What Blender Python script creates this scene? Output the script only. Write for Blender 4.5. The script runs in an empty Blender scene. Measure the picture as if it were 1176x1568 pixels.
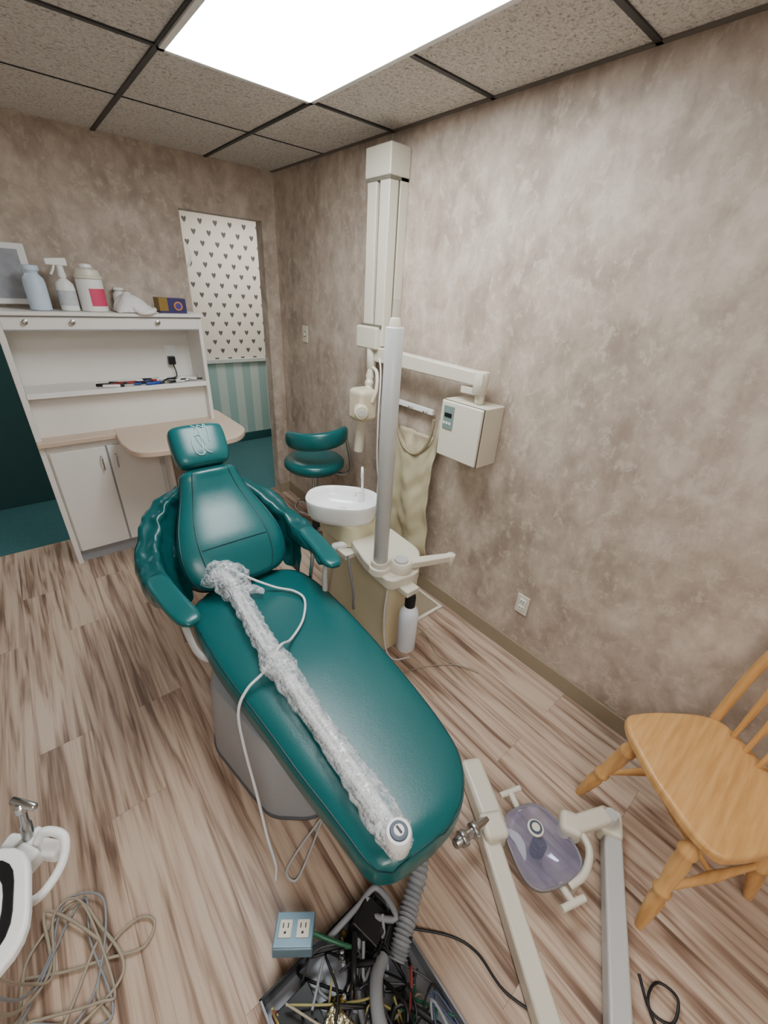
import bpy, math, random
from mathutils import Vector, Matrix, noise
random.seed(7)
V=Vector
XR=1.72; CH=1.78; H=2.48; YF=3.38
COL=bpy.context.scene.collection

# ---------------------------------------------------------------- helpers
def c(r,g,b):
    f=lambda v:(v/255/12.92) if v/255<=0.04045 else ((v/255+0.055)/1.055)**2.4
    return (f(r),f(g),f(b),1)
MATS={}
def mat(name,col,rough=.5,metal=0.,var=.06,vscale=12,bump=0.,bscale=60,coat=0.,emit=0.,alpha=1.,trans=0.,ior=1.45,spec=.5):
    if name in MATS: return MATS[name]
    m=bpy.data.materials.new(name); m.use_nodes=True; nt=m.node_tree; N=nt.nodes; L=nt.links
    b=N['Principled BSDF']
    tc=N.new('ShaderNodeTexCoord'); nz=N.new('ShaderNodeTexNoise'); nz.inputs['Scale'].default_value=vscale; nz.inputs['Detail'].default_value=3
    L.new(tc.outputs['Object'],nz.inputs['Vector'])
    mx=N.new('ShaderNodeMix'); mx.data_type='RGBA'
    L.new(nz.outputs['Fac'],mx.inputs[0])
    mx.inputs[6].default_value=tuple(max(0,k*(1-var)) for k in col[:3])+(1,)
    mx.inputs[7].default_value=tuple(min(1,k*(1+var)) for k in col[:3])+(1,)
    L.new(mx.outputs[2],b.inputs['Base Color'])
    b.inputs['Roughness'].default_value=rough; b.inputs['Metallic'].default_value=metal
    b.inputs['Coat Weight'].default_value=coat; b.inputs['Coat Roughness'].default_value=.2
    b.inputs['Alpha'].default_value=alpha; b.inputs['Transmission Weight'].default_value=trans; b.inputs['IOR'].default_value=ior
    b.inputs['Specular IOR Level'].default_value=spec
    if emit: 
        b.inputs['Emission Strength'].default_value=emit; b.inputs['Emission Color'].default_value=col
    if bump:
        n2=N.new('ShaderNodeTexNoise'); n2.inputs['Scale'].default_value=bscale; n2.inputs['Detail'].default_value=3
        L.new(tc.outputs['Object'],n2.inputs['Vector'])
        bp=N.new('ShaderNodeBump'); bp.inputs['Strength'].default_value=bump; bp.inputs['Distance'].default_value=.01
        L.new(n2.outputs['Fac'],bp.inputs['Height']); L.new(bp.outputs['Normal'],b.inputs['Normal'])
    MATS[name]=m; return m

class NT:
    def __init__(s,name):
        s.m=bpy.data.materials.new(name); s.m.use_nodes=True; s.N=s.m.node_tree.nodes; s.L=s.m.node_tree.links
        s.b=s.N['Principled BSDF']; s.tc=s.N.new('ShaderNodeTexCoord').outputs['Object']
    def n(s,t,**k):
        x=s.N.new(t)
        for a,v in k.items(): setattr(x,a,v)
        return x
    def mapping(s,scale=(1,1,1),rot=(0,0,0),loc=(0,0,0),src=None):
        x=s.n('ShaderNodeMapping'); x.inputs['Scale'].default_value=scale; x.inputs['Rotation'].default_value=rot; x.inputs['Location'].default_value=loc
        s.L.new(src or s.tc,x.inputs['Vector']); return x.outputs[0]
    def noise(s,vec,scale,detail=4,rough=.55,dist=0):
        x=s.n('ShaderNodeTexNoise'); x.inputs['Scale'].default_value=scale; x.inputs['Detail'].default_value=detail
        x.inputs['Roughness'].default_value=rough; x.inputs['Distortion'].default_value=dist
        s.L.new(vec,x.inputs['Vector']); return x.outputs['Fac']
    def ramp(s,fac,stops):
        x=s.n('ShaderNodeValToRGB'); e=x.color_ramp.elements
        while len(e)<len(stops): e.new(.5)
        for i,(p,cc) in enumerate(stops): e[i].position=p; e[i].color=cc
        s.L.new(fac,x.inputs[0]); return x.outputs[0]
    def mix(s,fac,a,b,mode='MIX'):
        x=s.n('ShaderNodeMix',data_type='RGBA',blend_type=mode)
        for i,v in ((0,fac),(6,a),(7,b)):
            if isinstance(v,(int,float,tuple)): x.inputs[i].default_value=v
            else: s.L.new(v,x.inputs[i])
        return x.outputs[2]
    def math(s,op,a,b=0.):
        x=s.n('ShaderNodeMath',operation=op)
        for i,v in ((0,a),(1,b)):
            if isinstance(v,(int,float)): x.inputs[i].default_value=v
            else: s.L.new(v,x.inputs[i])
        return x.outputs[0]
    def xyz(s,src=None):
        x=s.n('ShaderNodeSeparateXYZ'); s.L.new(src or s.tc,x.inputs[0]); return x.outputs
    def bump(s,h,strength=.3,dist=.01):
        x=s.n('ShaderNodeBump'); x.inputs['Strength'].default_value=strength; x.inputs['Distance'].default_value=dist
        s.L.new(h,x.inputs['Height']); s.L.new(x.outputs[0],s.b.inputs['Normal'])
    def out(s,col,rough=.5):
        s.L.new(col,s.b.inputs['Base Color']); 
        if isinstance(rough,(int,float)): s.b.inputs['Roughness'].default_value=rough
        else: s.L.new(rough,s.b.inputs['Roughness'])
        return s.m

def empty(name,loc=(0,0,0)):
    e=bpy.data.objects.new(name,None); COL.objects.link(e); e.empty_display_size=.1; return e
def obj(name,verts,faces,m,parent=None,smooth=True,bevel=0.,sub=0,solid=0.,ang=.7,seg=3):
    me=bpy.data.meshes.new(name); me.from_pydata([tuple(v) for v in verts],[],faces); me.update()
    import bmesh
    bm=bmesh.new(); bm.from_mesh(me); bmesh.ops.recalc_face_normals(bm,faces=bm.faces); bm.to_mesh(me); bm.free()
    o=bpy.data.objects.new(name,me); COL.objects.link(o)
    if m: me.materials.append(m)
    if smooth:
        for p in me.polygons: p.use_smooth=True
        if ang: me.set_sharp_from_angle(angle=ang)
    if solid:
        s=o.modifiers.new('s','SOLIDIFY'); s.thickness=solid; s.offset=0
    if bevel:
        b=o.modifiers.new('b','BEVEL'); b.width=bevel; b.segments=seg; b.limit_method='ANGLE'; b.angle_limit=.6; b.harden_normals=True
    if sub:
        s=o.modifiers.new('u','SUBSURF'); s.levels=sub; s.render_levels=sub
    if parent: o.parent=parent
    return o
def rotm(rot): 
    return Matrix.Rotation(rot[2],3,'Z')@Matrix.Rotation(rot[1],3,'Y')@Matrix.Rotation(rot[0],3,'X')
def box(name,lo,hi,m,parent=None,bevel=.004,rot=(0,0,0),smooth=True):
    lo=V(lo);hi=V(hi);cc=(lo+hi)/2;h=(hi-lo)/2;R=rotm(rot)
    vs=[cc+R@V((sx*h.x,sy*h.y,sz*h.z)) for sx in(-1,1) for sy in(-1,1) for sz in(-1,1)]
    f=[(0,1,3,2),(4,6,7,5),(0,4,5,1),(2,3,7,6),(0,2,6,4),(1,5,7,3)]
    return obj(name,vs,f,m,parent,smooth=smooth and bevel>0,bevel=bevel)
def beam(name,p0,p1,w,h,m,parent=None,bevel=.006,up=(0,0,1),w1=None,h1=None):
    p0=V(p0);p1=V(p1);d=(p1-p0).normalized();s=d.cross(V(up)).normalized();u=s.cross(d)
    w1=w1 or w;h1=h1 or h
    vs=[]
    for p,a,b in((p0,w,h),(p1,w1,h1)):
        for i,j in((-1,-1),(1,-1),(1,1),(-1,1)): vs.append(p+s*i*a/2+u*j*b/2)
    return obj(name,vs,[(0,1,2,3),(7,6,5,4),(0,4,5,1),(1,5,6,2),(2,6,7,3),(3,7,4,0)],m,parent,bevel=bevel)
def frame(d):
    d=d.normalized(); a=V((0,0,1)) if abs(d.z)<.9 else V((1,0,0))
    s=d.cross(a).normalized(); return s,s.cross(d).normalized()
def rev(name,p0,p1,prof,m,parent=None,seg=32,sx=1.,ang=.6,caps=True,bevel=0):
    p0=V(p0);p1=V(p1);d=p1-p0;s,u=frame(d)
    vs=[];fs=[]
    for t,r in prof:
        for k in range(seg):
            a=2*math.pi*k/seg; vs.append(p0+d*t+s*math.cos(a)*r*sx+u*math.sin(a)*r)
    for i in range(len(prof)-1):
        for k in range(seg):
            k2=(k+1)%seg; fs.append((i*seg+k,i*seg+k2,(i+1)*seg+k2,(i+1)*seg+k))
    if caps: fs.append(tuple(range(seg))[::-1]); fs.append(tuple((len(prof)-1)*seg+k for k in range(seg)))
    return obj(name,vs,fs,m,parent,ang=ang,bevel=bevel)
def cyl(name,p0,p1,r,m,parent=None,r1=None,seg=28,b=.003):
    r1=r if r1 is None else r1
    L=(V(p1)-V(p0)).length; e=min(.3,b/max(L,1e-6))
    return rev(name,p0,p1,[(0,max(r-b,1e-4)),(e,r),(1-e,r1),(1,max(r1-b,1e-4))],m,parent,seg,ang=.9)
def catmull(pts,sub):
    P=[V(p) for p in pts]; P=[P[0]*2-P[1]]+P+[P[-1]*2-P[-2]]; out=[]
    for i in range(1,len(P)-2):
        for k in range(sub):
            t=k/sub;a,b,cc,d=P[i-1],P[i],P[i+1],P[i+2]
            out.append(.5*((2*b)+(cc-a)*t+(2*a-5*b+4*cc-d)*t*t+(3*b-a-3*cc+d)*t**3))
    out.append(P[-2]); return out
def tube(name,pts,r,m,parent=None,seg=10,sub=8,rad=None,straight=False,flat=1.):
    Q=[V(p) for p in pts] if straight else catmull(pts,sub)
    n=len(Q);vs=[];fs=[];s=None
    for i,p in enumerate(Q):
        d=(Q[min(i+1,n-1)]-Q[max(i-1,0)]).normalized()
        if s is None: s,u=frame(d)
        else:
            s=(s-d*s.dot(d)).normalized(); u=d.cross(s)*-1
        rr=rad(i/(n-1)) if rad else r
        for k in range(seg):
            a=2*math.pi*k/seg; vs.append(p+s*math.cos(a)*rr+u*math.sin(a)*rr*flat)
    for i in range(n-1):
        for k in range(seg):
            k2=(k+1)%seg; fs.append((i*seg+k,i*seg+k2,(i+1)*seg+k2,(i+1)*seg+k))
    fs.append(tuple(range(seg))); fs.append(tuple((n-1)*seg+k for k in range(seg)))
    return obj(name,vs,fs,m,parent,ang=1.0)
def prism(name,out,z0,z1,m,parent=None,bevel=.006,seg=3):
    n=len(out);vs=[(x,y,z0) for x,y in out]+[(x,y,z1) for x,y in out]
    fs=[tuple(range(n))[::-1],tuple(range(n,2*n))]+[(i,(i+1)%n,n+(i+1)%n,n+i) for i in range(n)]
    return obj(name,vs,fs,m,parent,bevel=bevel,ang=.5,seg=seg)
def roundpoly(pts,r,k=5):
    out=[];n=len(pts)
    for i in range(n):
        a,b,d=V(pts[i-1]),V(pts[i]),V(pts[(i+1)%n])
        rr=min(r,(a-b).length*.45,(d-b).length*.45)
        p=b+(a-b).normalized()*rr;q=b+(d-b).normalized()*rr
        for j in range(k+1):
            t=j/k; out.append(tuple((1-t)**2*p+2*t*(1-t)*b+t*t*q))
    return out
def superell(a,n):
    ca,sa=math.cos(a),math.sin(a)
    return math.copysign(abs(ca)**(2/n),ca),math.copysign(abs(sa)**(2/n),sa)
def pad(name,st,m,parent,n=3.2,seg=56,ny=V((0,0,1)),edge=0.):
    C_=catmull([s[0] for s in st],6); W=catmull([(s[1],s[2],0) for s in st],6)
    N_=len(C_);vs=[];fs=[];fr=[]
    for i in range(N_):
        d=(C_[min(i+1,N_-1)]-C_[max(i-1,0)]); d.x*=.15; d.normalize(); x=V((1,0,0)); x=(x-d*x.dot(d)).normalized(); u=x.cross(d)
        if u.dot(ny)<0: u=-u
        fr.append((C_[i],x,u,max(W[i].x,.002),max(W[i].y,.002)))
        for k in range(seg):
            cx,sx_=superell(2*math.pi*k/seg,n); vs.append(C_[i]+x*cx*fr[-1][3]+u*sx_*fr[-1][4])
    for i in range(N_-1):
        for k in range(seg):
            k2=(k+1)%seg; fs.append((i*seg+k,i*seg+k2,(i+1)*seg+k2,(i+1)*seg+k))
    fs.append(tuple(range(seg))); fs.append(tuple((N_-1)*seg+k for k in range(seg)))
    o=obj(name,vs,fs,m,parent,ang=0)
    def surf(t,uu,off=0):
        f=t*(N_-1);i=min(int(f),N_-2);g=f-i
        A,B=fr[i],fr[i+1]; cc=A[0].lerp(B[0],g);u=A[2].lerp(B[2],g);w=A[3]*(1-g)+B[3]*g;th=A[4]*(1-g)+B[4]*g
        return cc+A[1]*uu*w+u*(th*(max(0,1-abs(uu)**n))**(1/n)+off)
    return o,surf

# ---------------------------------------------------------------- camera
Zr=V((0.056,0.880,0.472)).normalized(); Yr=V((-0.636,0.402,-0.659)); Yr=(Yr-Yr.dot(Zr)*Zr).normalized(); Xr=Yr.cross(Zr)
cd=bpy.data.cameras.new('camera'); cam=bpy.data.objects.new('camera',cd); COL.objects.link(cam)
Mx=Matrix((Xr,Yr,Zr)).to_4x4(); Mx.translation=V((0,0,CH)); cam.matrix_world=Mx
cd.sensor_fit='HORIZONTAL'; cd.sensor_width=36; cd.lens=36*630/1176; cd.clip_start=.02
bpy.context.scene.camera=cam

# ---------------------------------------------------------------- surface materials
def wallpaper():
    s=NT('taupe_wallpaper')
    v=s.mapping((1,1,.7))
    a=s.noise(v,8,5,.6,.3); d=s.noise(s.mapping((1,1,.6),loc=(3,1,2)),2.6,2,.5)
    f=s.math('ADD',s.math('MULTIPLY',a,.65),s.math('MULTIPLY',d,.35))
    col=s.ramp(f,[(.36,c(152,136,122)),(.47,c(172,156,141)),(.55,c(184,168,153)),(.64,c(200,186,171))])
    fl=s.noise(s.mapping((1,1,.8),loc=(7,2,5)),18,7,.7,.25)
    m1=s.math('MULTIPLY',s.ramp(fl,[(.53,(0,0,0,1)),(.61,(1,1,1,1))]),.4)
    col=s.mix(m1,col,c(214,202,187))
    m2=s.math('MULTIPLY',s.ramp(fl,[(.37,(1,1,1,1)),(.46,(0,0,0,1))]),.26)
    col=s.mix(m2,col,c(138,122,109))
    s.bump(fl,.1,.004)
    return s.out(col,.6)
WALL=wallpaper()
PAINT=mat('off_white_wall_paint',c(206,200,192),.7,var=.02)
def woodfloor():
    s=NT('laminate_plank_floor')
    v=s.mapping((1,1,1),rot=(0,0,math.pi/2))
    br=s.n('ShaderNodeTexBrick'); br.inputs['Scale'].default_value=1; br.inputs['Brick Width'].default_value=1.2; br.inputs['Row Height'].default_value=.19
    br.inputs['Mortar Size'].default_value=.0005; br.inputs['Mortar Smooth'].default_value=.1; br.offset=.37; br.inputs['Bias'].default_value=0
    br.inputs['Color1'].default_value=(0,0,0,1); br.inputs['Color2'].default_value=(1,1,1,1); br.inputs['Mortar'].default_value=(.5,.5,.5,1)
    s.L.new(v,br.inputs['Vector'])
    sc=s.n('ShaderNodeVectorMath',operation='MULTIPLY'); s.L.new(br.outputs['Color'],sc.inputs[0]); sc.inputs[1].default_value=(3.1,9.7,5.3)
    ad=s.n('ShaderNodeVectorMath',operation='ADD'); s.L.new(s.tc,ad.inputs[0]); s.L.new(sc.outputs[0],ad.inputs[1])
    base=ad.outputs[0]
    g1=s.noise(s.mapping((26,1.5,1),src=base),1.2,3,.5,.6)
    g2=s.noise(s.mapping((75,1.8,1),src=base),1.4,2,.5,.3)
    g3=s.noise(s.mapping((5,.7,1),src=base),1.0,2,.5,.3)
    f=s.math('ADD',s.math('MULTIPLY',g1,.6),s.math('ADD',s.math('MULTIPLY',g2,.2),s.math('MULTIPLY',g3,.2)))
    col=s.ramp(f,[(.37,c(108,84,70)),(.44,c(148,122,104)),(.50,c(178,153,134)),(.58,c(196,174,154))])
    col=s.mix(br.outputs['Fac'],col,c(110,90,76))
    s.bump(f,.03,.002)
    return s.out(col,.36)
FLOOR=woodfloor()
def ceilmat():
    s=NT('acoustic_ceiling_tile')
    a=s.noise(s.mapping((1,1,1)),85,5,.7,.8); b=s.noise(s.mapping((1,1,1)),6,2)
    col=s.ramp(a,[(.36,c(144,138,131)),(.46,c(208,203,196)),(.6,c(228,224,218))])
    s.bump(a,.5,.008)
    return s.out(s.mix(.08,col,b),.95)
CEIL=ceilmat()
def hearts():
    s=NT('heart_print_wallpaper')
    X_,Y_,Z_=s.xyz()[:3]
    p=.15
    v=s.math('DIVIDE',Z_,p*.62); fl=s.math('FLOOR',v); st=s.math('MULTIPLY',s.math('MODULO',fl,2.),.5)
    u=s.math('ADD',s.math('DIVIDE',X_,p),st)
    fx=s.math('SUBTRACT',s.math('FRACT',u),.5); fy=s.math('SUBTRACT',s.math('FRACT',v),.5)
    ax=s.math('ABSOLUTE',fx)
    yy=s.math('SUBTRACT',s.math('MULTIPLY',fy,.62),s.math('MULTIPLY',s.math('SQRT',ax),.42))
    d=s.math('ADD',s.math('MULTIPLY',fx,fx),s.math('MULTIPLY',yy,yy))
    h=s.math('LESS_THAN',d,.021)
    return s.out(s.mix(h,c(222,214,200),c(82,84,78)),.6)
def stripes():
    s=NT('striped_wallpaper'); X_=s.xyz()[0]
    h=s.math('LESS_THAN',s.math('FRACT',s.math('DIVIDE',X_,.2)),.5)
    return s.out(s.mix(h,c(186,202,194),c(150,180,174)),.6)
def carpet():
    s=NT('teal_carpet'); a=s.noise(s.tc,180,3)
    s.bump(a,.4,.005)
    return s.out(s.ramp(a,[(.3,c(36,78,80)),(.7,c(58,106,108))]),.95)
CARPET=carpet()

TEALV=mat('teal_vinyl',c(4,88,90),.31,var=.08,vscale=3,coat=.15,bump=.05,bscale=160)
TEALD=mat('teal_vinyl_crinkled',c(2,74,76),.28,var=.2,vscale=8,coat=.2,bump=.3,bscale=24)
PIPING=mat('dark_teal_piping',c(0,48,52),.45)
WHITE=mat('white_laminate',c(226,222,216),.45,var=.03)
COUNTER=mat('beige_countertop',c(202,180,160),.4,var=.05)
GREYT=mat('grey_toe_kick',c(150,152,156),.5)
PLW=mat('white_plastic',c(232,232,230),.3,var=.02)
PLC=mat('cream_plastic',c(216,210,194),.35,var=.03)
BEIGE=mat('beige_enamel',c(216,208,174),.35,var=.04,coat=.2)
CREAM=mat('cream_enamel',c(210,203,186),.35,var=.03,coat=.2)
GREYM=mat('light_grey_enamel',c(186,186,184),.35,var=.03,coat=.2)
SHROUD=mat('grey_base_shroud',c(150,152,156),.4,var=.04)
CHROME=mat('brushed_metal',c(190,190,190),.25,metal=1.)
BLACK=mat('black_plastic',c(22,22,24),.4)
DARK=mat('dark_bronze_grid',c(50,48,48),.45)
PORC=mat('white_porcelain',c(240,240,240),.12,var=.01,coat=.5)
def oak():
    s=NT('honey_oak'); g=s.noise(s.mapping((2,20,2),rot=(0,0,.57)),3,3,.5,.3)
    return s.out(s.ramp(g,[(.3,c(192,142,84)),(.5,c(206,156,96)),(.7,c(216,168,108))]),.36)
OAK=oak()
BASEB=mat('taupe_baseboard',c(148,134,112),.5)
HOSEB=mat('beige_rubber_hose',c(160,148,130),.55)
HOSEG=mat('grey_corrugated',c(136,138,142),.5)
CABLE=mat('white_cable',c(222,222,224),.4)
GROOVE=mat('groove_shadow_grey',c(110,104,92),.6)

# ---------------------------------------------------------------- room shell
box('floor',(-1.6,-1.7,-.05),(XR,3.48,0),FLOOR,None,0)
box('floor_hall',(-1.6,3.48,-.05),(3.6,5.1,-.002),CARPET,None,0)
box('ceiling',(-1.6,-1.7,H),(XR,3.48,H+.05),CEIL,None,0)
box('ceiling_hall',(-1.6,3.48,H),(3.6,5.1,H+.05),CEIL,None,0)
box('wall_right',(XR,-1.7,0),(XR+.1,3.48,H),WALL,None,0)
box('wall_near',(-1.6,-1.8,0),(XR,-1.7,H),PAINT,None,0)
box('wall_left',(-1.7,-1.7,0),(-1.6,5.1,H),PAINT,None,0)
def multibox(name,bs,m):
    vs=[];fs=[]
    for lo,hi in bs:
        k=len(vs)
        for x in(lo[0],hi[0]):
            for y in(lo[1],hi[1]):
                for z in(lo[2],hi[2]): vs.append((x,y,z))
        fs+=[tuple(k+i for i in f) for f in [(0,1,3,2),(4,6,7,5),(0,4,5,1),(2,3,7,6),(0,2,6,4),(1,5,7,3)]]
    return obj(name,vs,fs,m,None,smooth=False)
multibox('wall_far',[((-.05,YF,0),(1.04,3.48,H)),((1.61,YF,0),(XR,3.48,H)),((1.04,YF,2.18),(1.61,3.48,H)),((-1.0,YF,2.15),(-.05,3.48,H)),((-1.6,YF,0),(-1.0,3.48,H))],WALL)
box('wall_hall',(-1.6,5.0,.97),(3.6,5.1,H),hearts(),None,0)
box('wall_hall_wainscot',(-1.6,4.995,0),(3.6,5.1,.97),stripes(),None,0)
box('wall_hall_right',(3.6,3.4,0),(3.7,5.1,H),WALL,None,0)
box('wall_hall_front',(XR+.1,3.4,0),(3.6,3.48,H),WALL,None,0)
box('wall_hall_partition',(-1.6,4.3,0),(.7,4.4,H),mat('teal_painted_wall',c(40,80,82),.7),None,0)
box('trim_1',(-1.6,4.965,.95),(3.6,4.995,.995),mat('grey_chair_rail',c(190,196,190),.5),None,.006)
box('baseboard_hall',(-1.6,4.975,0),(3.6,4.995,.1),mat('teal_baseboard',c(30,76,76),.6),None,.003)
box('baseboard_right',(XR-.012,-1.7,0),(XR,3.38,.095),BASEB,None,.003)
box('baseboard_far',(1.61,YF-.012,0),(XR-.012,YF,.095),BASEB,None,.003)
box('trim_3',(1.04,3.46,0),(1.61,3.50,.006),mat('door_threshold_strip',c(120,96,76),.45),None,.002)
gr=empty('trim_2')
gy=[-1.6,-.99,-.38,.23,.84,1.45,2.06]
for i,x in enumerate((-1.19,-.58,.03,.64,1.25)): box('tee_long_%d'%i,(x-.010,-1.7,H-.007),(x+.010,3.38,H+.001),DARK,gr,0)
for i,y in enumerate(gy):
    if y in(1.45,):
        box('tee_cross_%d'%i,(1.25,y-.010,H-.006),(XR,y+.010,H+.001),DARK,gr,0); box('tee_crossb_%d'%i,(-1.6,y-.002,H-.004),(.64,y+.002,H+.001),DARK,gr,0)
    else: box('tee_cross_%d'%i,(-1.6,y-.010,H-.006),(XR,y+.010,H+.001),DARK,gr,0)
box('tee_thin',(-1.6,2.687,H-.004),(XR,2.693,H+.001),DARK,gr,0)
box('wall_angle',(XR-.02,-1.7,H-.006),(XR,3.38,H+.001),mat('grid_angle',c(110,104,98),.6),gr,0)
def panelmat(nm,st,col=(.92,.98,1,1)):
    s=NT(nm); 
    s.b.inputs['Emission Color'].default_value=col; s.b.inputs['Emission Strength'].default_value=st
    a=s.noise(s.tc,2,1); return s.out(s.ramp(a,[(0,c(235,240,245)),(1,c(245,250,255))]),.4)
PAN=panelmat('light_diffuser',21)
lp=empty('added_near_fill_panel')
box('diffuser',(.655,.855,H-.012),(1.235,2.045,H-.002),PAN,lp,0)
for i,(a,b) in enumerate([((.64,.84),(.66,2.06)),((1.23,.84),(1.25,2.06)),((.64,.84),(1.25,.86)),((.64,2.04),(1.25,2.06))]):
    box('rim_%d'%i,(a[0],a[1],H-.014),(b[0],b[1],H),PLW,lp,0)
lp=empty('added_near_fill_panel')  # unseen panel added behind the camera for more ambient light
box('diffuser',(-.57,-1.58,H-.012),(.02,-.4,H-.002),panelmat('fill_diffuser_near',20,(1,.97,.93,1)),lp,0)
lp=empty('added_hall_fill_panel')  # unseen glowing panel added to light the hall behind the doorway
box('diffuser',(1.6,3.9,H-.012),(2.8,4.5,H-.002),panelmat('light_diffuser_hall',12,(1,.98,.95,1)),lp,0)
lp=empty('added_hall_fill_panel')  # another unseen panel, added to brighten the left part of the hall
box('diffuser',(-1.2,3.6,H-.012),(-.2,4.1,H-.002),panelmat('fill_diffuser_hall_b',8),lp,0)

# ---------------------------------------------------------------- cabinet
cb=empty('storage_cabinet'); y0=3.08; yb=3.375
box('side_left',(-.06,y0,0.0),(-.03,yb,1.565),WHITE,cb)
box('side_right',(.965,y0,.88),(.99,yb,1.565),WHITE,cb)
box('top',(-.08,y0-.02,1.56),(1.0,yb,1.58),WHITE,cb)
box('top_rail',(-.03,y0,1.49),(.965,y0+.02,1.56),WHITE,cb,.002)
box('rail_shadow_gap',(-.03,y0-.002,1.485),(.965,y0+.021,1.49),GREYT,cb,0)
box('top_gap',(-.06,y0-.004,1.553),(.985,y0+.01,1.559),GREYT,cb,0)
box('niche_ceiling',(-.03,y0+.02,1.49),(.965,yb,1.50),WHITE,cb,0)
box('back_panel',(-.03,yb-.015,.88),(.965,yb,1.49),WHITE,cb,0)
box('shelf',(-.03,y0,1.13),(.965,yb-.015,1.15),WHITE,cb,.003)
box('shelf_edge',(-.03,y0-.006,1.125),(.965,y0,1.155),PLW,cb,.002)
box('lower_panel',(-.03,y0+.07,.88),(.965,y0+.085,1.13),WHITE,cb,0)
box('counter_left',(-.06,y0-.04,.845),(.40,yb,.88),COUNTER,cb,.008)
prism('counter_right',roundpoly([(.37,3.375),(.33,2.85),(.36,2.6),(.6,2.56),(.98,2.6),(1.09,2.75),(1.09,3.375)],.1),.845,.883,COUNTER,cb,.008)
box('carcass',(-.03,y0+.01,.09),(.6,yb,.845),WHITE,cb)
box('right_support',(.6,2.95,.0),(.62,yb,.845),WHITE,cb)
box('toe_kick',(-.05,y0+.03,0),(.6,yb,.09),GREYT,cb,0)
for i,(a,b) in enumerate(((-.02,.27),(.28,.57))):
    box('cabinet_door_%d'%(i+1),(a,y0-.012,.1),(b,y0+.008,.80),WHITE,cb,.004)
box('door_gap',(.271,y0-.004,.1),(.279,y0+.009,.80),GREYT,cb,0)
for i,x in enumerate((.235,.315)): tube('handle_%d'%i,[(x,y0-.012,.74),(x,y0-.035,.735),(x,y0-.035,.66),(x,y0-.012,.655)],.005,CHROME,cb,sub=5)
for i,x in enumerate((.07,.28,.72)): rev('knob_%d'%i,(x,y0,1.53),(x,y0-.025,1.53),[(0,.007),(.4,.007),(.5,.013),(.9,.013),(1,.008)],CHROME,cb,16)

zt=1.58
def bottle(name,x,y,z,r,h,m,capm,neck=.35,label=None):
    e=empty(name)
    rev('body',(x,y,z),(x,y,z+h),[(0,r*.85),(.02,r),(.6,r),(.72,r*.92),(.82,r*.55),(.86,r*neck),(.9,r*neck)],m,e)
    rev('cap',(x,y,z+h*.88),(x,y,z+h),[(0,r*neck*1.25),(.9,r*neck*1.2),(1,r*neck)],capm,e,24)
    if label: rev('label',(x,y,z+h*.15),(x,y,z+h*.55),[(0,r*1.01),(1,r*1.01)],label,e,caps=False)
    return e
BLUEW=mat('pale_blue_plastic',c(196,212,228),.35)
bottle('plastic_bottle',.165,3.17,zt,.05,.22,BLUEW,BLUEW,.62)
e=bottle('spray_bottle',.30,3.18,zt,.045,.19,PLW,PLW,.35,mat('spray_label',c(190,192,198),.5,var=.2,vscale=60))
rev('trigger_neck',(.30,3.18,zt+.18),(.30,3.18,zt+.225),[(0,.018),(1,.014)],PLW,e)
beam('trigger_head',(.235,3.17,zt+.24),(.335,3.185,zt+.245),.025,.03,PLW,e,w1=.03,h1=.04)
tube('trigger',[(.275,3.175,zt+.23),(.265,3.17,zt+.205),(.25,3.17,zt+.18)],.006,PLW,e)
e=empty('disinfectant_wipes_canister')
x=.42;y=3.18
rev('body',(x,y,zt),(x,y,zt+.17),[(0,.062),(.02,.067),(.98,.067),(1,.062)],PLW,e)
rev('lid',(x,y,zt+.17),(x,y,zt+.225),[(0,.070),(.25,.070),(.3,.065),(.8,.058),(1,.035)],PLC,e)
rev('cap_tab',(x,y,zt+.22),(x,y,zt+.245),[(0,.034),(.8,.03),(1,.015)],PLW,e)
vs=[];fs=[]
for k in range(13):
    a=math.radians(-105+k*7)
    for z in(zt+.03,zt+.12): vs.append((x+.0685*math.cos(a),y+.0685*math.sin(a),z))
for k in range(12): fs.append((2*k,2*k+2,2*k+3,2*k+1))
obj('pink_label',vs,fs,mat('pink_label',c(206,70,104),.5),e)
bottle('jar_bottle',.585,3.325,zt,.036,.13,PLW,PLW,.7)
e=empty('folded_towel'); vs=[];fs=[];n=26
for i in range(n+1):
    for j in range(n+1):
        u=i/n*2-1;v=j/n*2-1
        h=.095*(1-abs(u)**2.2)*(1-abs(v)**3)*(1-.35*u)+.03*noise.noise(V((u*3,v*3,1)))*(1-abs(v))
        x_=.622+.108*u;y_=3.165+.11*v; z_=zt+max(.004,h)
        vs.append((x_,y_,z_))
for i in range(n):
    for j in range(n): a=i*(n+1)+j; fs.append((a,a+1,a+n+2,a+n+1))
obj('cloth',vs,fs,mat('white_terry',c(228,224,222),.9,bump=.6,bscale=90),e,ang=0,solid=.006)
tube('cloth_drape',[(.60,3.08,zt+.03),(.62,3.05,zt+.012),(.66,3.045,zt+.004),(.70,3.05,zt+.012),(.72,3.09,zt+.02)],.014,MATS['white_terry'],e)
e=empty('glove_box')
box('carton',(.76,3.12,zt),(.92,3.24,zt+.085),mat('navy_carton',c(48,42,92),.5),e,.002)
box('front_flap',(.758,3.118,zt+.012),(.81,3.242,zt+.087),mat('mustard_carton',c(132,104,40),.5),e,.002)
rev('opening_ring',(.87,3.119,zt+.042),(.87,3.115,zt+.042),[(0,.026),(1,.026)],mat('orange_print',c(200,130,60),.5),e)
rev('opening',(.87,3.1155,zt+.042),(.87,3.113,zt+.042),[(0,.018),(1,.018)],mat('purple_print',c(70,60,130),.5),e)
e=empty('framed_notice')
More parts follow.
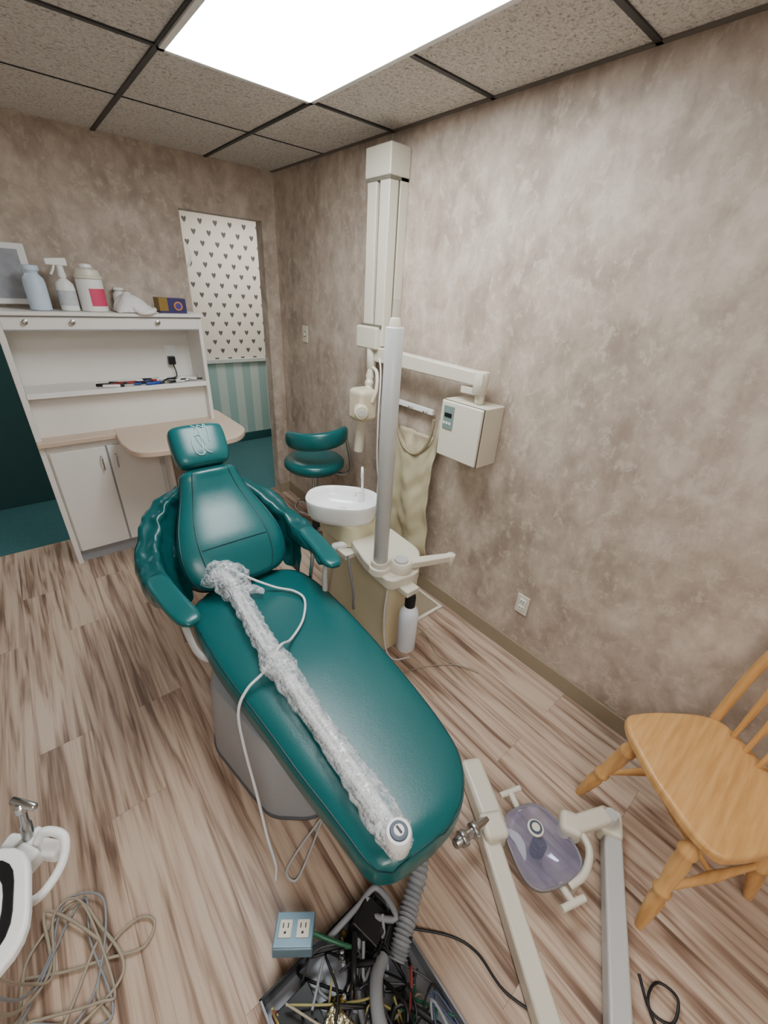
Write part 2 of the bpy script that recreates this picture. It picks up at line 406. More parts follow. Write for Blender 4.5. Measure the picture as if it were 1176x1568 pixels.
box('frame',(-.10,3.32,1.60),(.175,3.335,1.90),PLW,e,.004,rot=(-.1,0,0))
box('sheet',(-.08,3.312,1.63),(.14,3.32,1.87),mat('grey_print',c(150,152,160),.5,var=.25,vscale=30),e,0,rot=(-.1,0,0))
e=empty('outlet_with_plug')
box('plate',(.80,yb-.022,1.25),(.87,yb-.014,1.365),PLW,e,.003)
box('plug',(.805,yb-.06,1.235),(.85,yb-.02,1.29),BLACK,e,.006)
tube('cord',[(.83,yb-.05,1.24),(.84,yb-.06,1.18),(.82,yb-.1,1.158),(.75,yb-.12,1.156),(.7,yb-.08,1.156)],.004,BLACK,e)
e=empty('dental_instruments')
for i in range(24):
    x_=random.uniform(.36,.93);y_=random.uniform(3.10,3.25);a=random.uniform(-.5,.5);l=random.uniform(.02,.06)
    mm=random.choice([BLACK,BLACK,CHROME,PLW,mat('blue_plastic',c(40,70,160),.4),mat('red_plastic',c(150,50,50),.4)])
    cyl('instrument_%d'%i,(x_-l*math.cos(a),y_-l*math.sin(a),1.161),(x_+l*math.cos(a),y_+l*math.sin(a),1.161),random.uniform(.006,.011),mm,e,seg=10)
tube('pen_cable',[(.70,3.15,1.157),(.76,3.2,1.165),(.83,3.14,1.165),(.88,3.2,1.157),(.8,3.22,1.157)],.006,BLACK,e)
tube('pen_cable_white',[(.78,3.12,1.165),(.84,3.16,1.175),(.9,3.12,1.17),(.93,3.18,1.16)],.008,PLW,e)
e=empty('wall_clock')
rev('rim',(1.44,5.0,1.99),(1.44,4.965,1.99),[(0,.15),(.9,.15),(1,.14)],GREYM,e,40); rev('face',(1.44,4.964,1.99),(1.44,4.962,1.99),[(0,.125),(1,.125)],PLC,e,40)
box('hand_1',(1.436,4.958,1.99),(1.444,4.961,2.08),BLACK,e,0); box('hand_2',(1.44,4.958,1.986),(1.5,4.961,1.994),BLACK,e,0)

# ---------------------------------------------------------------- right wall fittings
def plate(name,y,z,sw=False):
    e=empty(name)
    box('plate',(XR-.007,y-.036,z-.058),(XR,y+.036,z+.058),PLC,e,.003)
    if sw: box('toggle',(XR-.016,y-.006,z-.012),(XR-.005,y+.006,z+.012),PLC,e,.002); box('slot',(XR-.0078,y-.012,z-.02),(XR-.006,y+.012,z+.02),BASEB,e,0)
    else:
        for k in(-.021,.021):
            box('socket',(XR-.011,y-.017,z+k-.015),(XR-.004,y+.017,z+k+.015),PLW,e,.004)
            for q in(-.007,.007): box('slot',(XR-.0116,y+q-.0015,z+k-.006),(XR-.009,y+q+.0015,z+k+.006),BLACK,e,0)
plate('light_switch',2.99,1.46,True); plate('electrical_outlet',.79,.35)

xr=empty('dental_xray_machine')
box('mounting_plate',(1.665,1.925,1.52),(XR,2.115,2.36),CREAM,xr,.004)
box('plate_edge',(1.655,1.93,1.52),(1.668,2.11,2.34),GROOVE,xr,0)
box('column_rail_1',(1.60,1.93,1.5),(1.66,2.008,2.27),CREAM,xr,.006)
box('column_rail_2',(1.60,2.032,1.5),(1.66,2.11,2.27),CREAM,xr,.006)
box('column_gap',(1.618,2.0,1.5),(1.66,2.04,2.27),GROOVE,xr,0)
box('column_cap',(1.59,1.92,2.275),(XR,2.12,2.40),CREAM,xr,.008)
box('cap_gap',(1.597,1.925,2.262),(XR,2.115,2.28),GROOVE,xr,0)
box('carriage',(1.57,1.95,1.48),(1.69,2.14,1.60),CREAM,xr,.01)
box('carriage_gap',(1.59,1.94,1.598),(1.67,2.12,1.612),GROOVE,xr,0)
cyl('swivel',(1.60,2.02,1.37),(1.60,2.02,1.49),.028,CREAM,xr)
rev('coil_cover',(1.57,2.0,1.25),(1.60,2.02,1.38),[(0,.03),(.15,.022),(.3,.028),(.45,.02),(.6,.027),(.8,.02),(1,.025)],CREAM,xr)
beam('folding_arm',(1.62,1.99,1.455),(1.62,1.19,1.445),.055,.085,CREAM,xr,.01,h1=.065)
cyl('arm_elbow',(1.62,1.22,1.38),(1.62,1.22,1.48),.034,CREAM,xr)
beam('arm_return',(1.62,1.22,1.39),(1.62,1.32,1.385),.04,.035,CREAM,xr)
cyl('arm_spigot',(1.63,1.22,1.332),(1.63,1.22,1.40),.022,CREAM,xr)
BEI2=mat('tubehead_beige',c(206,194,168),.4)
box('tubehead',(1.45,1.91,1.08),(1.58,2.05,1.27),BEI2,xr,.03)
rev('tubehead_dial',(1.47,1.94,1.15),(1.44,1.89,1.15),[(0,.045),(.8,.045),(1,.035)],BEI2,xr)
rev('dial_center',(1.441,1.892,1.15),(1.437,1.885,1.15),[(0,.022),(1,.02)],GREYM,xr)
rev('cone',(1.51,1.98,1.09),(1.50,1.99,.88),[(0,.045),(.15,.035),(.2,.03),(1,.03)],CREAM,xr)
tube('yoke',[(1.6,2.02,1.38),(1.58,1.94,1.36),(1.55,1.90,1.27),(1.53,1.91,1.20)],.011,CREAM,xr)
tube('cable',[(1.6,1.95,1.45),(1.57,1.89,1.35),(1.55,1.87,1.1),(1.57,1.88,.8),(1.6,1.86,.6),(1.62,1.86,.55)],.005,CABLE,xr)
cbx=empty('xray_control_box')
box('housing',(1.575,1.13,1.04),(XR,1.39,1.33),CREAM,cbx,.006)
box('front_gap',(1.570,1.133,1.043),(1.58,1.387,1.328),GROOVE,cbx,0)
box('front_cover',(1.556,1.133,1.045),(1.571,1.387,1.327),PLC,cbx,.008)
box('control_strip',(1.552,1.30,1.19),(1.559,1.365,1.305),mat('grey_green_panel',c(120,138,132),.4),cbx,.002)
box('display',(1.550,1.31,1.25),(1.554,1.355,1.27),BLACK,cbx,0)
for i in range(3): box('button_%d'%i,(1.550,1.312+i*.018,1.215),(1.554,1.324+i*.018,1.226),PLW,cbx,0)

ap=empty('lead_apron')
APM=mat('olive_satin_vinyl',c(186,177,146),.34,var=.1,vscale=5,bump=.2,bscale=12)
APB=mat('apron_lining',c(186,172,146),.7,var=.25,vscale=30)
box('rail',(1.68,1.56,1.185),(1.70,1.93,1.215),PLW,ap,.004)
for i,y in enumerate((1.60,1.72,1.86)): tube('peg_%d'%i,[(1.69,y,1.2),(1.66,y,1.19),(1.65,y,1.205)],.005,CHROME,ap)
def apron(name,yl,yr_,ztop,zbot,x0,dip,ph,m,amp=.018):
    vs=[];fs=[];n=34;mm=36
    for i in range(n+1):
        u=i/n
        for j in range(mm+1):
            t=j/mm; s_=2*u-1
            top=ztop-dip*max(0,1-(abs(s_)/.78)**2)**.5 if dip else ztop
            zz=top+(zbot+.04*s_*-1-top)*t
            w=1-.18*(1-t)*t*4*(.6 if s_>0 else 1)
            yy=(yl+yr_)/2+(yr_-yl)/2*s_*w
            xx=x0-.03*math.sin(t*2.6)+amp*math.sin(u*9+ph+t*2.5)*(.3+.7*t)+.02*noise.noise(V((u*5,t*7,ph)))
            xx=min(xx,1.705)
            vs.append((xx,yy,zz))
    for i in range(n):
        for j in range(mm): a=i*(mm+1)+j; fs.append((a,a+1,a+mm+2,a+mm+1))
    return obj(name,vs,fs,m,ap,ang=0,solid=.008)
apron('front_sheet',1.45,1.87,1.18,.27,1.655,.24,0,APM,.028)
apron('back_sheet',1.51,1.83,1.06,.36,1.695,.0,2,APB,.006)
tube('neck_trim',[(1.643,1.66+.155*math.cos(a),1.18-.24*math.sin(a)*1.0) for a in [math.pi*k/10 for k in range(11)]],.009,mat('apron_trim',c(150,138,112),.5),ap)

# ---------------------------------------------------------------- dental stool
st=empty('dental_stool'); sx,sy=1.45,2.45
rev('seat',(sx,sy,.61),(sx,sy,.70),[(0,.14),(.08,.195),(.35,.215),(.7,.215),(.92,.195),(1,.13),(1.02,.01)],TEALV,st,48,ang=0)
cyl('seat_plate',(sx,sy,.59),(sx,sy,.615),.1,BLACK,st)
cyl('gas_column',(sx,sy,.1),(sx,sy,.60),.022,CHROME,st)
cyl('column_sleeve',(sx,sy,.1),(sx,sy,.34),.032,BLACK,st)
for k in range(5):
    a=k*2*math.pi/5+.3; q=V((sx+.24*math.cos(a),sy+.24*math.sin(a),.075))
    if q.x>1.66:q.x=1.66
    beam('leg_%d'%k,(sx,sy,.11),q,.04,.035,CHROME,st,w1=.025,h1=.02)
    cyl('caster_%d'%k,(q.x-.012,q.y,.028),(q.x+.012,q.y,.028),.028,BLACK,st,seg=18); cyl('caster_stem_%d'%k,(q.x,q.y,.03),(q.x,q.y,.08),.007,CHROME,st,seg=10)
tube('footring',[(sx+.15*math.cos(k*math.pi/12),sy+.15*math.sin(k*math.pi/12),.3) for k in range(25)],.009,CHROME,st)
for k in range(3): a=k*2.09; tube('ring_spoke_%d'%k,[(sx,sy,.3),(sx+.15*math.cos(a),sy+.15*math.sin(a),.3)],.006,CHROME,st,sub=2)
arc=[(1.465+.195*math.cos(a),2.43+.20*math.sin(a),.85+.055*k/10) for k,a in enumerate([math.radians(148+k*17.5) for k in range(11)])]
Q=catmull(arc,6); vs=[];fs=[];sg=24
for i,p in enumerate(Q):
    t=i/(len(Q)-1); e_=max(.2,(1-abs(2*t-1)**7))**.5
    d=(Q[min(i+1,len(Q)-1)]-Q[max(i-1,0)]).normalized(); s_=d.cross(V((0,0,1))).normalized()
    for k in range(sg):
        a_,b_=superell(2*math.pi*k/sg,2.4); vs.append(p+s_*a_*.032*e_+V((0,0,b_*.06*e_)))
for i in range(len(Q)-1):
    for k in range(sg): k2=(k+1)%sg; fs.append((i*sg+k,i*sg+k2,(i+1)*sg+k2,(i+1)*sg+k))
fs.append(tuple(range(sg)));fs.append(tuple((len(Q)-1)*sg+k for k in range(sg)))
obj('backrest',vs,fs,TEALV,st,ang=0)
tube('backrest_bar',[(sx+.05,sy-.05,.60),(sx+.15,sy-.16,.59),(sx+.19,sy-.19,.65),(sx+.165,sy-.16,.86)],.012,CHROME,st)

# ---------------------------------------------------------------- cuspidor unit
cu=empty('cuspidor_unit')
prism('cabinet_body',roundpoly([(1.13,1.22),(1.36,1.22),(1.36,1.85),(1.13,1.85)],.03),0,.56,BEIGE,cu,.01)
prism('deck',roundpoly([(1.03,1.10),(1.2,1.08),(1.34,1.22),(1.36,1.5),(1.1,1.52),(1.04,1.3)],.05),.55,.61,CREAM,cu,.012)
prism('bowl_base',roundpoly([(1.06,1.48),(1.32,1.48),(1.32,1.80),(1.06,1.80)],.08),.56,.70,BEIGE,cu,.02)
bc=V((1.13,1.63,0)); vs=[];fs=[];ang=-math.pi/4; seg=56
prof=[(.4,.685),(.8,.688),(.90,.695),(.95,.72),(.985,.775),(1.0,.795),(.985,.803),(.93,.80),(.87,.775),(.78,.735),(.5,.718),(.08,.71),(.001,.709)]
for f,z in prof:
    for k in range(seg):
        cx_,cy_=superell(2*math.pi*k/seg,2.5); p=V((.195*f*cx_,.14*f*cy_,0)); p=Matrix.Rotation(ang,3,'Z')@p; vs.append((bc.x+p.x,bc.y+p.y,z))
for i in range(len(prof)-1):
    for k in range(seg): k2=(k+1)%seg; fs.append((i*seg+k,i*seg+k2,(i+1)*seg+k2,(i+1)*seg+k))
obj('bowl',vs,fs,PORC,cu,ang=0)
rev('drain_cup',(bc.x,bc.y,.712),(bc.x,bc.y,.725),[(0,.035),(.8,.033),(1,.026)],GREYM,cu)
tube('cup_filler',[(1.27,1.64,.70),(1.27,1.64,.82),(1.265,1.635,.92),(1.25,1.62,.945),(1.235,1.60,.93),(1.232,1.598,.90)],.007,PORC,cu)
rev('filler_base',(1.27,1.64,.68),(1.27,1.64,.80),[(0,.025),(.4,.022),(1,.012)],PORC,cu)
tube('bowl_rinse',[(1.22,1.56,.78),(1.215,1.565,.83),(1.19,1.58,.835),(1.18,1.585,.81)],.006,PORC,cu)
px,py=1.06,1.21
cyl('pole',(px,py,.6),(px,py,1.67),.034,GREYM,cu,seg=36)
rev('pole_collar',(px,py,.60),(px,py,.66),[(0,.055),(.5,.052),(.6,.045),(1,.042)],CREAM,cu)
rev('pole_top',(px,py,1.67),(px,py,1.76),[(0,.022),(.3,.018),(.35,.014),(1,.012)],CREAM,cu)
rev('arm_hub',(1.14,1.15,.61),(1.14,1.15,.66),[(0,.055),(.7,.055),(1,.045)],CREAM,cu); rev('hub_disc',(1.14,1.15,.66),(1.14,1.15,.67),[(0,.035),(1,.032)],GREYM,cu)
beam('side_arm',(1.15,1.15,.635),(1.38,1.05,.64),.055,.035,CREAM,cu,w1=.035)
cyl('arm_end',(1.38,1.05,.60),(1.38,1.05,.66),.022,CREAM,cu)
rev('water_bottle',(1.13,1.055,.18),(1.13,1.055,.50),[(0,.042),(.03,.048),(.7,.048),(.8,.04),(.88,.022),(.95,.022)],mat('milky_bottle',c(226,230,238),.25),cu)
rev('bottle_cap',(1.13,1.055,.455),(1.13,1.055,.53),[(0,.026),(.8,.026),(1,.02)],BLACK,cu)
box('bottle_bracket',(1.09,1.04,.525),(1.17,1.13,.56),CREAM,cu,.008)
tube('suction_hose_1',[(1.0,1.5,.55),(.98,1.52,.40),(1.0,1.55,.2),(1.1,1.56,.1)],.008,HOSEB,cu)
tube('suction_hose_2',[(1.04,1.45,.56),(1.06,1.42,.35),(1.08,1.44,.2),(1.13,1.5,.12)],.007,HOSEG,cu)
tube('drain_line',[(1.13,1.22,.45),(1.10,1.2,.3),(1.10,1.17,.1),(1.14,1.14,.01),(1.22,1.1,.008)],.004,CABLE,cu)
cyl('handpiece_holder',(1.02,1.56,.56),(1.09,1.52,.58),.02,PLW,cu); box('bracket',(1.03,1.45,.53),(1.15,1.56,.56),CREAM,cu)
e=empty('floor_cover_plate')
box('plate',(1.40,1.28,0),(1.68,1.62,.012),PLC,e,.004); box('recess',(1.42,1.3,.011),(1.66,1.6,.014),BASEB,e,0)

# ---------------------------------------------------------------- dental chair
dc=empty('dental_chair')
stt=[(.302,.468,.06,.038),(.310,.475,.10,.048),(.325,.49,.14,.056),(.35,.512,.172,.061),(.39,.535,.20,.062),(.45,.553,.222,.062),(.55,.562,.24,.062),(.68,.565,.257,.062),(.85,.567,.272,.062),(1.02,.565,.286,.062),(1.2,.562,.297,.062),(1.38,.56,.298,.06),(1.52,.555,.285,.06),(1.6,.55,.25,.055),(1.66,.55,.18,.045)]
seat,ss=pad('seat_cushion',[((x_,y_,.445-.01*math.sin(min(1,y_)*3)),hw,ht) for y_,x_,hw,ht in stt],TEALV,dc,n=4.6)
for sgn in(-1,1): tube('seat_piping',[ss(t/40,sgn*.955,.0) for t in range(2,40)],.0028,PIPING,dc,seg=6,sub=2)
tube('foot_piping',[ss(.045,k/10*.95,.0) for k in range(-10,11)],.0024,PIPING,dc,seg=6,sub=2)
prism('seat_pan',roundpoly([(.36,.50),(.76,.50),(.83,1.0),(.83,1.55),(.29,1.55),(.3,1.0)],.08),.36,.40,BLACK,dc,.01)
A=V((.555,1.63,.50));B=V((.565,2.0,.96))
hw=[.12,.19,.235,.25,.245,.225,.195,.165,.145,.13,.09]; tt=[0,.04,.12,.24,.36,.5,.64,.78,.9,.97,1]
back,sb=pad('backrest_cushion',[(A.lerp(B,t)+V((0,-.55,.5)).normalized()*(.02*math.sin(t*math.pi*2)),w,.03 if t in(0,1) else .062) for t,w in zip(tt,hw)],TEALV,dc,n=3.2,ny=V((0,-1,1)))
for sgn in(-1,1): tube('back_seam',[sb(.08+.84*k/16,sgn*(.62+.04*math.sin(k/16*3)),.0) for k in range(17)],.0028,PIPING,dc,seg=6,sub=2)
tube('lumbar_seam',[sb(.36,u/8*.62,.0) for u in range(-8,9)],.0028,PIPING,dc,seg=6,sub=2)
tube('top_seam',[sb(.93,u/8*.62,.0) for u in range(-8,9)],.0028,PIPING,dc,seg=6,sub=2)
for sgn in(-1,1): tube('back_piping',[sb(.06+.9*k/20,sgn*.96,.0) for k in range(21)],.003,PIPING,dc,seg=6,sub=2)
bs=[(A.lerp(B,t)+V((0,.05,-.045)),w,.02) for t,w in zip(tt,hw)]
pad('back_shell',bs,BLACK,dc,n=4,ny=V((0,-1,1)))
HA=V((.562,1.995,.975));HB=V((.572,2.125,1.13))
head,sh=pad('headrest',[(HA.lerp(HB,t),w,th) for t,w,th in((-.02,.09,.025),(.05,.115,.045),(.25,.127,.055),(.6,.131,.056),(.88,.128,.052),(.98,.115,.042),(1.03,.085,.025))],TEALV,dc,n=4,ny=V((0,-1,1)))
LOGO=mat('silver_print',c(170,205,205),.4)
def hpt(t,u): return sh(t,u,.003)
tube('logo_1',[hpt(.42+.13*math.sin(a),-.1+.22*math.cos(a)) for a in [k*.4 for k in range(15)]],.0026,LOGO,dc,seg=5,sub=3)
tube('logo_2',[hpt(t,u) for t,u in((.3,-.02),(.5,.05),(.72,.02),(.66,.2),(.78,.3),(.6,.34),(.45,.3))],.0026,LOGO,dc,seg=5,sub=4)
tube('logo_3',[hpt(t,u) for t,u in((.8,-.2),(.65,-.05),(.5,-.12),(.35,.1),(.3,.3))],.0026,LOGO,dc,seg=5,sub=4)
for x_ in(.54,.59): cyl('headrest_bar',(x_,1.95,.87),(x_,2.07,1.02),.009,CHROME,dc)
def fold(p,s_,k):
    a=noise.noise(V((p.x*s_+k+p.z*s_*.5,p.y*s_*.8,p.z*s_*.8))); return 1-2*abs(a)*1.6
def armrest(side):
    cx=.56
    k_=1. if side<0 else .86
    path=[(.14,1.99,.90),(.22,1.97,.855),(.305,1.89,.80),(.36,1.77,.745),(.372,1.63,.705),(.355,1.46,.685),(.33,1.33,.68)]
    P_=catmull([(cx+side*a*k_,b,z) for a,b,z in path],18); n=len(P_); vs=[];fs=[]
    prof0=[(-1.0,-.5),(-1.05,-.3),(-1.05,-.12),(-1.0,0),(-.6,.02),(-.2,-.02),(.2,-.02),(.6,.02),(1.0,0),(1.08,-.12),(1.1,-.35),(1.05,-.6),(.9,-.85),(.6,-1.05)]
    nm='left' if side<0 else 'right'
    skv=[];
    for i,p in enumerate(P_):
        t=i/(n-1); d=(P_[min(i+1,n-1)]-P_[max(i-1,0)]); d.z=0; d.normalize(); o=V((d.y,-d.x,0)); 
        if o.dot(p-V((cx,1.62,p.z)))<0: o=-o
        wd=.024+.014*math.sin(min(1,t*1.1)*math.pi)+.01*t; drop=.045+.15*math.sin(min(1,t*1.22)*math.pi)**.8
        e_=1. if 0<i<n-1 else .75
        cr_=1-.8*max(0,(t-.7)/.3)
        for q,(a,z) in enumerate(prof0):
            r0=p+o*(a*wd*e_)+V((0,0,z*drop*e_))
            f1=fold(r0,6.5,side*3)-.4; f2=fold(r0,17,side*5)-.4
            w_=(.3+.7*min(1,abs(z)*1.6))
            vs.append(r0+(o*.016*f1*w_+o*.006*f2+V((0,0,.006*f1+.004*f2)))*cr_)
        if p.y>(1.40 if side<0 else 1.56):
            row=[]; y_=p.y
            if y_>1.66: tgt=V((cx+side*(.235-.10*(y_-1.66)/.34),y_-.0,.47+(y_-1.66)*1.22))
            else: tgt=V((cx+side*.265,y_,.46))
            st_=p-o*wd*.9+V((0,0,-.02))
            for j in range(13):
                u=j/12; q_=st_.lerp(tgt,u)+V((0,0,-.05*math.sin(u*math.pi)))
                f1=fold(q_,9,side*7)-.4; f2=fold(q_,20,side)-.4; e2=math.sin(u*math.pi)**.5 if 0<u<1 else 0
                row.append(q_+(V((side*.012,0,.02))*f1+V((0,0,.006))*f2)*e2)
            skv.append(row)
    m_=len(prof0)
    for i in range(n-1):
        for q in range(m_-1): a=i*m_+q; fs.append((a,a+1,a+m_+1,a+m_))
    for i in(0,n-1): fs.append(tuple(i*m_+q for q in range(m_)))
    obj('arm_sling_'+nm,vs,fs,TEALD,dc,ang=0,solid=.007,sub=1)
    sv=[p for r_ in skv for p in r_]; sf=[]
    for i in range(len(skv)-1):
        for j in range(12): a=i*13+j; sf.append((a,a+1,a+14,a+13))
    obj('arm_inner_drape_'+nm,sv,sf,TEALD,dc,ang=0,solid=.006,sub=1)
    pp=catmull([(cx+side*a*k_,b,z) for a,b,z in((.375,1.62,.695),(.365,1.50,.69),(.35,1.38,.688),(.328,1.26,.685))],5)
    vs=[];fs=[];sg=20
    for i,p in enumerate(pp):
        t=i/(len(pp)-1); e_=max(.2,(1-abs(2*t-1)**8))**.5; w=.045*e_; h=.018*e_
        dd=(pp[min(i+1,len(pp)-1)]-pp[max(i-1,0)]).normalized(); s_=dd.cross(V((0,0,1))).normalized()
        for k in range(sg):
            cx_,sy_=superell(2*math.pi*k/sg,3.4); vs.append(p+s_*cx_*w+V((0,0,sy_*h)))
    for i in range(len(pp)-1):
        for k in range(sg): k2=(k+1)%sg; fs.append((i*sg+k,i*sg+k2,(i+1)*sg+k2,(i+1)*sg+k))
    fs.append(tuple(range(sg)));fs.append(tuple((len(pp)-1)*sg+k for k in range(sg)))
    obj('arm_pad_'+nm,vs,fs,TEALV,dc,ang=0)
    xa=cx+side*.345*k_
    tube('arm_bracket_'+nm,[(xa,1.36,.67),(xa-side*.005,1.37,.57),(xa-side*.02,1.35,.47),(xa-side*.05,1.33,.42),(xa-side*.1,1.32,.40)],.013,GREYM,dc)
    cyl('arm_post_'+nm,(xa-side*.02,1.5,.40),(xa+side*.005,1.48,.68),.01,CHROME,dc)
armrest(-1);armrest(1)
def loft(name,rings,m,parent,ang=.7,bevel=0):
    n=len(rings[0]);vs=[p for r in rings for p in r];fs=[]
    for i in range(len(rings)-1):
        for k in range(n): k2=(k+1)%n; fs.append((i*n+k,i*n+k2,(i+1)*n+k2,(i+1)*n+k))
    fs.append(tuple(range(n)));fs.append(tuple((len(rings)-1)*n+k for k in range(n)))
    return obj(name,vs,fs,m,parent,ang=ang,bevel=bevel)
foot=roundpoly([(.205,1.24),(.27,.85),(.40,.74),(.72,.74),(.85,.85),(.915,1.24),(.8,1.5),(.32,1.5)],.05,6)
def ring(z,s,dy=0): return [(.56+(x_-.56)*s,1.12+(y_-1.12)*s+dy,z) for x_,y_ in foot]
loft('pedestal_shroud',[ring(0,.985),ring(.01,1),ring(.04,.995),ring(.2,.97),ring(.34,.94),ring(.38,.90)],SHROUD,dc,ang=.5)
loft('pedestal_foot_trim',[ring(0,1.015),ring(.010,1.015),ring(.014,1.005)],mat('dark_base_trim',c(80,82,86),.5),dc,ang=.5)
box('foot_pipe_block',(.46,.50,.30),(.66,.85,.37),BLACK,dc,.01)

# ---------------------------------------------------------------- bubble wrapped arm
bw=empty('bubble_wrapped_xray_arm')
def bubblemat():
    s=NT('bubble_wrap'); v=s.n('ShaderNodeTexVoronoi'); v.inputs['Scale'].default_value=78; v.inputs['Randomness'].default_value=.5; s.L.new(s.tc,v.inputs['Vector'])
    a=s.noise(s.tc,24,2)
    dome=s.ramp(v.outputs['Distance'],[(.25,(1,1,1,1)),(.55,(0,0,0,1))])
    s.bump(s.math('ADD',s.math('MULTIPLY',dome,.6),s.math('MULTIPLY',a,1.2)),.9,.01)
    al=s.math('ADD',s.math('MULTIPLY',dome,-.16),s.ramp(a,[(.35,(.30,.30,.30,1)),(.65,(.62,.62,.62,1))])); s.L.new(al,s.b.inputs['Alpha']); s.b.inputs['Specular IOR Level'].default_value=.8
    return s.out(s.ramp(a,[(.3,c(226,232,238)),(.7,c(248,250,252))]),.08)
BUB=bubblemat()
zc=.545
beam('upper_bar',(.47,1.52,zc),(.435,1.05,zc),.046,.038,PLW,bw,.008)
beam('lower_bar',(.435,1.0,zc),(.423,.37,zc-.003),.042,.038,PLW,bw,.008)
rev('elbow',(.435,1.03,zc-.03),(.435,1.03,zc+.03),[(0,.03),(.2,.034),(.8,.034),(1,.03)],PLW,bw)
beam('upper_detail',(.47,1.45,zc+.020),(.44,1.10,zc+.020),.010,.004,GREYM,bw,0)
beam('lower_detail',(.433,.9,zc+.018),(.425,.5,zc+.017),.008,.004,GREYM,bw,0)
def wrap(name,pts,rf,seed,sx=1.):
    Q=catmull(pts,22);n=len(Q);vs=[];fs=[];seg=34
    for i,p in enumerate(Q):
        d=(Q[min(i+1,n-1)]-Q[max(i-1,0)]).normalized();s_=d.cross(V((0,0,1))).normalized();u=V((0,0,1))
        for k in range(seg):
            a=2*math.pi*k/seg; r=rf(i/(n-1))*(1+.26*noise.noise(V((p.x*30+math.cos(a)*1.6,p.y*30,math.sin(a)*1.6+seed)))+.12*noise.noise(V((p.x*70+math.cos(a)*3,p.y*70,math.sin(a)*3+seed))))
            q=p+s_*math.cos(a)*r*1.1+u*math.sin(a)*r*.85
            if q.z<.508:q.z=.508
            vs.append(q)
    for i in range(n-1):
        for k in range(seg): k2=(k+1)%seg; fs.append((i*seg+k,i*seg+k2,(i+1)*seg+k2,(i+1)*seg+k))
    return obj(name,vs,fs,BUB,bw,ang=0)
wrap('wrap_upper',[(.48,1.56,zc+.004),(.455,1.3,zc+.004),(.435,1.08,zc+.004)],lambda t:.038,1)
wrap('wrap_lower',[(.435,1.03,zc+.004),(.43,.70,zc+.004),(.423,.35,zc+.004)],lambda t:.037+.004*math.sin(t*9),5)
wrap('wrap_elbow',[(.437,1.11,zc+.004),(.435,1.04,zc+.005),(.436,.96,zc+.004)],lambda t:.035+.018*math.sin(t*math.pi),9)
wrap('wrap_bundle',[(.42,1.70,.59),(.45,1.65,.59),(.48,1.57,.57),(.475,1.49,zc)],lambda t:.04+.036*math.sin(t*math.pi)**.6,12)
wrap('wrap_bundle_tail',[(.36,1.66,.57),(.41,1.63,.58),(.47,1.65,.60),(.53,1.61,.585)],lambda t:.02+.03*math.sin(t*math.pi),15)
wrap('wrap_flap',[(.50,1.50,.55),(.55,1.49,.545),(.58,1.46,.535)],lambda t:.028*(1-.6*t),18)
rev('connector',(.44,1.66,.60),(.475,1.52,.565),[(0,.02),(.3,.026),(.7,.028),(1,.02)],PLW,bw)
ec=V((.421,.345,zc+.010))
rev('end_hub',ec+V((0,0,-.045)),ec+V((0,0,.03)),[(0,.03),(.1,.035),(.9,.035),(1,.031)],PLW,bw)
rev('hub_ring',ec+V((0,0,.0305)),ec+V((0,0,.034)),[(0,.024),(1,.022)],mat('slate_blue',c(70,80,98),.4),bw)
rev('hub_center',ec+V((0,0,.034)),ec+V((0,0,.037)),[(0,.014),(1,.013)],PLW,bw); box('hub_slot',ec+V((-.003,-.010,.037)),ec+V((.003,.010,.0385)),BLACK,bw,0)
wrap('wrap_end',[(.424,.40,zc+.002),(.421,.355,zc-.002),(.421,.315,zc-.008)],lambda t:.040*(1-.3*t*t),21)
tube('power_cable',[(.49,1.60,.62),(.55,1.53,.58),(.64,1.47,.525),(.70,1.40,.52),(.71,1.32,.52),(.64,1.21,.52),(.54,1.13,.53),(.46,1.06,.60),(.38,1.03,.55),(.31,1.02,.52),(.262,1.0,.46),(.25,.96,.33),(.245,.88,.15),(.23,.78,.03),(.22,.70,.008),(.20,.66,.008)],.0055,CABLE,bw,seg=8)

# ---------------------------------------------------------------- lamp + floor arms
fa=empty('detached_delivery_arm')
beam('knuckle_beam',(1.0,.50,.06),(.88,.27,.055),.09,.09,CREAM,fa,.02)
beam('long_beam',(.87,.31,.045),(.49,-.32,.045),.065,.075,CREAM,fa,.012)
box('joint_cap',(.83,.24,.02),(.92,.33,.115),CREAM,fa,.018,rot=(0,0,-.5))
cyl('pipe',(.71,.33,.12),(.87,.31,.10),.017,CHROME,fa); cyl('pipe_collar_1',(.735,.327,.117),(.76,.324,.114),.027,CHROME,fa); cyl('pipe_collar_2',(.79,.32,.11),(.815,.317,.107),.027,CHROME,fa)
dl=empty('dental_operatory_lamp')
beam('support_post',(1.27,.02,.035),(.62,-.30,.035),.062,.065,GREYM,dl,.01)
box('post_end',(1.20,-.02,.01),(1.30,.06,.085),CREAM,dl,.015,rot=(0,0,.46))
beam('swing_link',(1.24,.04,.10),(1.10,.10,.11),.06,.04,CREAM,dl,.012)
rev('link_pivot',(1.245,.03,.06),(1.245,.03,.12),[(0,.028),(.8,.028),(1,.022)],GREYM,dl)
box('link_knuckle',(1.06,.07,.05),(1.14,.15,.13),CREAM,dl,.022,rot=(0,0,.5))
lc=V((.965,.15,.05)); hd=V((.35,.94,0)).normalized(); hs=V((hd.y,-hd.x,0))
